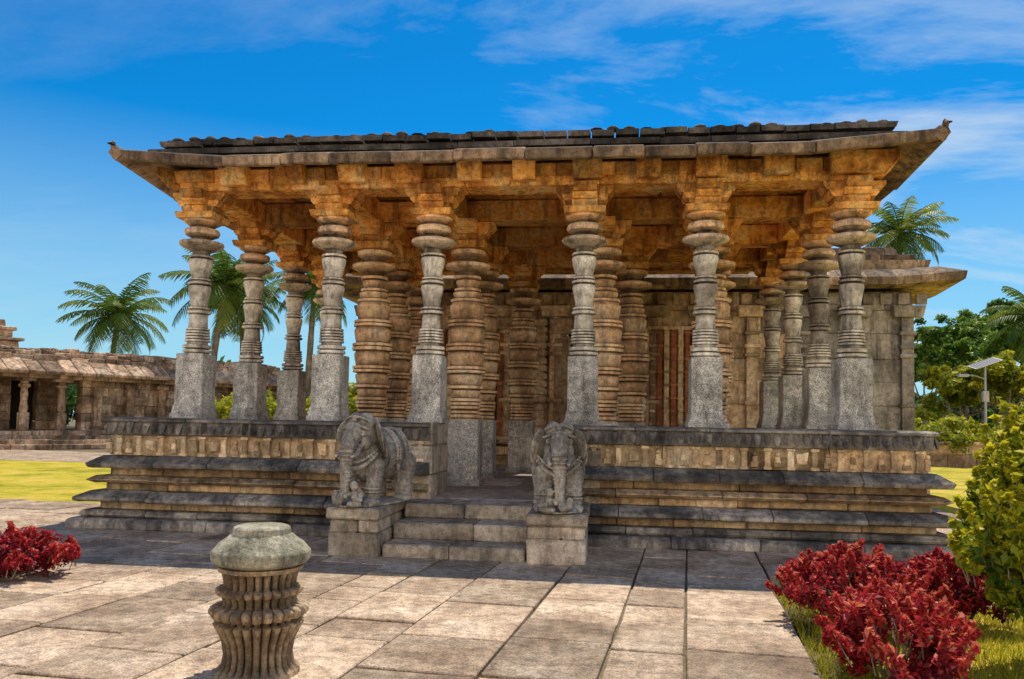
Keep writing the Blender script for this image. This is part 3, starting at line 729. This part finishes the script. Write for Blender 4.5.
def palm(name,x,y,h,fl,nf=30,lean=0.4):
    e=empty(name); mb=MB()
    n=14; pts=[];rd=[]
    for k in range(n+1):
        t=k/n; pts.append((x+lean*t*t,y,h*t)); rd.append(.24*(1-.45*t)+(.015 if k%2 else 0)+(.12*(1-t)**6))
    mb.tube(pts,rd,10); cx,cy,cz=pts[-1]
    for k in range(7):
        a=k*.9; mb.lathe([(-.14,.02),(-.08,.11),(0,.13),(.08,.1),(.13,.02)],cx+.28*math.cos(a),cy+.28*math.sin(a),cz-.1,seg=8)
    mk(mb,'trunk',[M['bark']],e,smooth=70)
    mb=MB()
    for i in range(nf):
        a=i*2.39996+R(-.15,.15); el=math.radians(78-115*(i/nf)+R(-8,8)); L=fl*R(.85,1.08); drp=R(.9,1.3)
        p=Vector((cx,cy,cz)); m=22; prev=p; t0=R(.15,.75)*(1 if i<nf*.8 else .6)+(0.25 if i>nf*.85 else 0)
        hd=Vector((math.cos(a),math.sin(a),0)); side=Vector((-hd.y,hd.x,0))
        rp=[p]
        for k in range(1,m+1):
            t=k/m; ang_=el-drp*1.15*t**1.5
            q=prev+(hd*math.cos(ang_)+Vector((0,0,math.sin(ang_))))*(L/m)
            dirv=(q-prev).normalized()
            if k>2:
                ll=fl*.27*math.sin(math.pi*min(1,(t*.86+.12)))**.6
                for sg in (1,-1):
                    b0=prev.lerp(q,.5)
                    tip=b0+(side*sg*.72+dirv*.55+Vector((0,0,-.35-.35*t+R(-.15,.15))))*ll*R(.85,1.1)
                    w=dirv*(fl*.015)
                    mb.add([b0-w,b0+w,(b0+tip)/2+w*1.1+Vector((0,0,.03)),tip,(b0+tip)/2-w*1.1+Vector((0,0,.03))],[(0,1,2,3,4)],t0+R(-.15,.15))
            prev=q; rp.append(q)
        mb.tube(rp[::3],[.045*(1-.8*j/len(rp[::3])) for j in range(len(rp[::3]))],4,t0)
    mk(mb,'fronds',[M['palm_leaf']],e)
for (u,v,d,fl,ln_) in ((115,316,52,3.7,.5),(222,285,46,3.7,.8),(238,300,50,3.4,-.4),(312,285,48,3.2,.3),(902,232,48,3.2,.3),(1040,318,44,3.2,-.5)):
    x,y=pos(u,d); hz=423+.0175*(u-512); h=1.5+(hz-v)*d/800; palm('coconut_palm',x-ln_,y,h,fl,34,ln_)

def blades(name,n,region,mat,hmin=.03,hmax=.08):
    x0,x1,y0,y1=region
    xs=rng.uniform(x0,x1,n);ys=rng.uniform(y0,y1,n)
    edge=0.95+ (ys-1.5)*math.tan(ang)
    k=xs>edge; xs=xs[k];ys=ys[k]; n=len(xs)
    a=rng.uniform(0,6.28,n); h=rng.uniform(hmin,hmax,n); w=.004
    dx_=np.cos(a)*w; dy_=np.sin(a)*w; lx=rng.normal(0,.02,n); ly=rng.normal(0,.02,n)
    z=np.full(n,-.025)
    q=np.stack([np.stack([xs-dx_,ys-dy_,z],1),np.stack([xs+dx_,ys+dy_,z],1),np.stack([xs+lx,ys+ly,z+h],1)],1).reshape(-1,3)
    me=bpy.data.meshes.new(name); me.from_pydata(q.tolist(),[],np.arange(3*n).reshape(-1,3).tolist())
    at=me.attributes.new('tint','FLOAT','FACE'); at.data.foreach_set('value',rng.random(n)); me.materials.append(mat)
    return obj(name,me)
blades('grass',60000,(1.0,5.5,3.2,8.3),M['grass_blade'])

# ------------------------------------------------------------------ solar street lamp
lx,ly=pos(986,30); lamp=empty('solar_street_lamp',(lx,ly,0)); mb=MB()
mb.tube([(0,0,-.05),(0,0,2),(0,0,4.0)],[.06,.05,.04],12)
mb.tube([(0,0,3.45),(-.35,0,3.58),(-.62,0,3.60)],[.025,.022,.02],8); mb.box(-.14,.14,-.14,.14,0,.03); mb.box(-.1,.1,-.08,.08,2.6,3.0)
mk(mb,'pole_and_arm',[M['pole']],lamp,smooth=40)
mb=MB(); r=Matrix.Translation((0,0,4.02))@Matrix.Rotation(math.radians(-20),4,'Y')@Matrix.Rotation(math.radians(15),4,'X')
mb.box(-.5,.5,-.32,.32,.02,.05,mat=r,mi=0); mb.box(-.47,.47,-.29,.29,.052,.058,mat=r,mi=1)
mk(mb,'solar_panel',[M['pole'],M['solar']],lamp)
mb=MB(); mb.box(-.95,-.58,-.09,.09,3.55,3.64,taper=.02); mb.box(-.92,-.62,-.07,.07,3.535,3.549,mi=1)
mk(mb,'lamp_head',[M['pole'],M['lampglass']],lamp)

# ------------------------------------------------------------------ cloister on the left
cang=math.atan2(9.9,6.6)
cl_=empty('cloister_building',(-27.1,33.0,0),(0,0,cang))
mb=MB()
def rowb(mb,x0,x1,y0,y1,z0,z1,ln,j=.02,jy=.05):
    x=x0
    while x<x1-.05:
        w=min(R(*ln),x1-x); mb.box(x+.01,x+w-.01,y0+R(-jy,jy),y1,z0,z1+R(-j,j),j=j*.5); x+=w
rowb(mb,-8,14.5,-.5,7,-.05,.3,(1,2)); rowb(mb,-8,14.5,-.3,7,.3,.62,(1,2)); rowb(mb,-8,14.5,-.42,7,.62,.78,(1,2))
for k in range(4): rowb(mb,-1.5,4.2,-1.9+.38*k,-.2,-.05,.19*(k+1),(1,2))
z=.78
while z<3.3: rowb(mb,3.6,14.5,.3,1,z,z+.42,(.5,1.1),.02,.06); z+=.42
z=.78
while z<3.3: rowb(mb,-8,1.2,2.4,3,z,z+.42,(.6,1.3),.02,.03); rowb(mb,2.3,3.7,2.4,3,z,z+.42,(.6,1.3),.02,.03); z+=.42
for x in (4.3,5.9,7.5,9.1,10.7,12.3,13.9):
    mb.box(x-.18,x+.18,.12,.4,.78,3.2); mb.box(x-.3,x+.3,.05,.4,2.9,3.1); mb.box(x-.26,x+.26,.08,.4,.78,1.0)
for x in (-7,-5.4,-3.8,-2.2,-.6,1.0,2.6):
    mb.box(x-.2,x+.2,-.1,.3,.78,1.6); mb.lathe([(0,.15),(.2,.19),(.5,.14),(.9,.17),(1.1,.13),(1.2,.26),(1.3,.26),(1.35,.15),(1.45,.2)],x,.1,1.6,seg=12); mb.box(x-.4,x+.4,-.2,.4,3.05,3.2)
o=mk(mb,'walls_and_pillars',[M['far']],cl_,.02)
mb=MB()
rowb(mb,-8.3,14.8,-.35,7,3.2,3.5,(.8,1.5),.02,.04)
x=-8.5
while x<15:
    w=R(.45,.9); d=R(-.08,.08)
    vs=[(x,-1.0+d,3.35),(x+w-.02,-1.0+d,3.35),(x+w-.02,-1.03+d,3.5),(x,-1.03+d,3.5),(x,.2,4.15+d),(x+w-.02,.2,4.15+d),(x,.2,3.5),(x+w-.02,.2,3.5)]
    mb.add(vs,[(0,1,2,3),(3,2,5,4),(0,3,4,6),(1,7,5,2),(0,6,7,1)]); x+=w
rowb(mb,-8.2,14.7,.1,6.5,4.0,4.3,(.5,1.1),.05,.1); rowb(mb,-8.2,14.7,.35,6.3,4.3,4.52,(.3,.8),.05,.06); rowb(mb,-8.2,14.6,.6,6,4.5,4.66,(.25,.6),.06,.08)
mk(mb,'roof_slabs',[M['far']],cl_,.03)
mb=MB()
for (w,z0,z1) in ((1.3,4.6,4.95),(1.5,4.95,5.1),(1.1,5.1,5.45),(1.25,5.45,5.6),(.85,5.6,5.95),(.6,5.95,6.15)): mb.box(-.3-w,-.3+w,2.4-w,2.4+w,z0,z1,j=.03)
mk(mb,'roof_tower',[M['far']],cl_,.03)
mb=MB(); mb.box(1.15,2.35,2.9,3.0,.78,3.3); mk(mb,'dark_doorway',[M['door']],cl_)
bw=empty('boundary_wall'); mb=MB()
x0,y0=pos(925,31)
rowb(mb,x0,x0+12,y0+3,y0+3.4,-.05,.5,(.6,1.2)); rowb(mb,x0,x0+12,y0+3.02,y0+3.38,.5,.9,(.6,1.2)); rowb(mb,x0-.05,x0+12,y0+2.95,y0+3.45,.9,1.02,(.8,1.4))
mk(mb,'wall_blocks',[M['far']],bw,.02)

# ------------------------------------------------------------------ sky, sun, camera
w=bpy.data.worlds.new('World'); scene.world=w; w.use_nodes=True; nt=w.node_tree; nt.nodes.clear(); L=nt.links
out=nt.nodes.new('ShaderNodeOutputWorld'); bg=nt.nodes.new('ShaderNodeBackground'); L.new(bg.outputs[0],out.inputs[0])
sky=nt.nodes.new('ShaderNodeTexSky'); sky.sky_type='NISHITA'; sky.sun_disc=False
sky.sun_elevation=math.radians(SUN_EL); sky.sun_rotation=math.radians(SUN_AZ); sky.altitude=900; sky.air_density=1.0; sky.dust_density=0.6; sky.ozone_density=2.0
hs=nd(nt,'ShaderNodeHueSaturation',Saturation=1.4,Value=1.0); L.new(sky.outputs[0],hs.inputs['Color'])
tint=mixc(nt,1.0,hs.outputs[0],(0.08,1.0,1.15),'MULTIPLY')
tc=nt.nodes.new('ShaderNodeTexCoord'); sx=nt.nodes.new('ShaderNodeSeparateXYZ'); L.new(tc.outputs['Generated'],sx.inputs[0])
zz=math_(nt,'ADD',math_(nt,'MAXIMUM',sx.outputs[2],0.0),0.22)
cb=nt.nodes.new('ShaderNodeCombineXYZ'); L.new(math_(nt,'DIVIDE',sx.outputs[0],zz),cb.inputs[0]); L.new(math_(nt,'DIVIDE',sx.outputs[1],zz),cb.inputs[1])
mp=nt.nodes.new('ShaderNodeMapping'); mp.inputs['Rotation'].default_value=(0,0,math.radians(-28)); mp.inputs['Scale'].default_value=(0.75,1.8,1); mp.inputs['Location'].default_value=(1.3,.4,0); L.new(cb.outputs[0],mp.inputs[0])
cn=nd(nt,'ShaderNodeTexNoise',Scale=1.15,Detail=10.0,Roughness=0.64,Distortion=0.35); L.new(mp.outputs[0],cn.inputs['Vector'])
cr=ramp(nt,[(0.46,0.0),(0.57,0.42),(0.70,0.9)]); L.new(cn.outputs[0],cr.inputs[0])
bias=math_(nt,'ADD',math_(nt,'MULTIPLY',sx.outputs[0],1.3),0.6,True)
cf=math_(nt,'MULTIPLY',cr.outputs[0],math_(nt,'ADD',math_(nt,'MULTIPLY',bias,.82),.16))
hz=ramp(nt,[(0.0,0.9),(0.12,0.6),(0.34,0.0)]); L.new(sx.outputs[2],hz.inputs[0])
c1=mixc(nt,hz.outputs[0],tint,(3.9,5.8,7.0))
c2=mixc(nt,cf,c1,(6.0,6.8,7.3))
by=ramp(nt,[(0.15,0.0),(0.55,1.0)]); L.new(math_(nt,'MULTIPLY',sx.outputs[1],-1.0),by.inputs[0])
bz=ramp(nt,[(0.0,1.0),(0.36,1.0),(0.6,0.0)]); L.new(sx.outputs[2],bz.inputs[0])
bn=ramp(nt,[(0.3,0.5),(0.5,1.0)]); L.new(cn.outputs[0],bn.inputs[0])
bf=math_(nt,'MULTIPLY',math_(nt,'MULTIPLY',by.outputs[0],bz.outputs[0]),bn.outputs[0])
c3=mixc(nt,bf,c2,(14.0,12.0,9.6))  # added unseen cloud bank behind camera, fill light for shaded fronts and interior
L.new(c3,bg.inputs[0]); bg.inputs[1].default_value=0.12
sd=bpy.data.lights.new('sun','SUN'); sd.energy=5.0; sd.angle=math.radians(.5); sd.color=(1,.90,.75)
so=bpy.data.objects.new('sun',sd); scene.collection.objects.link(so)
el=math.radians(SUN_EL);az=math.radians(SUN_AZ)
so.rotation_euler=Vector((-math.sin(az)*math.cos(el),-math.cos(az)*math.cos(el),-math.sin(el))).to_track_quat('-Z','Y').to_euler()
so.location=(10,20,30)
cd=bpy.data.cameras.new('camera'); cam=bpy.data.objects.new('camera',cd); scene.collection.objects.link(cam)
cd.sensor_width=36; cd.lens=36*800/1024; cd.clip_end=3000; cd.clip_start=.05
pitch=3.0
cd.shift_y=(83.5-800*math.tan(math.radians(pitch)))/1024
cam.location=(0,0,1.5)
m=Matrix.Rotation(math.radians(6.8),4,'Z')@Matrix.Rotation(math.radians(90+pitch),4,'X')@Matrix.Rotation(math.radians(1.0),4,'Z')
cam.rotation_euler=m.to_euler()
scene.camera=cam
scene.view_settings.view_transform='Standard'; scene.view_settings.look='None'; scene.view_settings.exposure=0
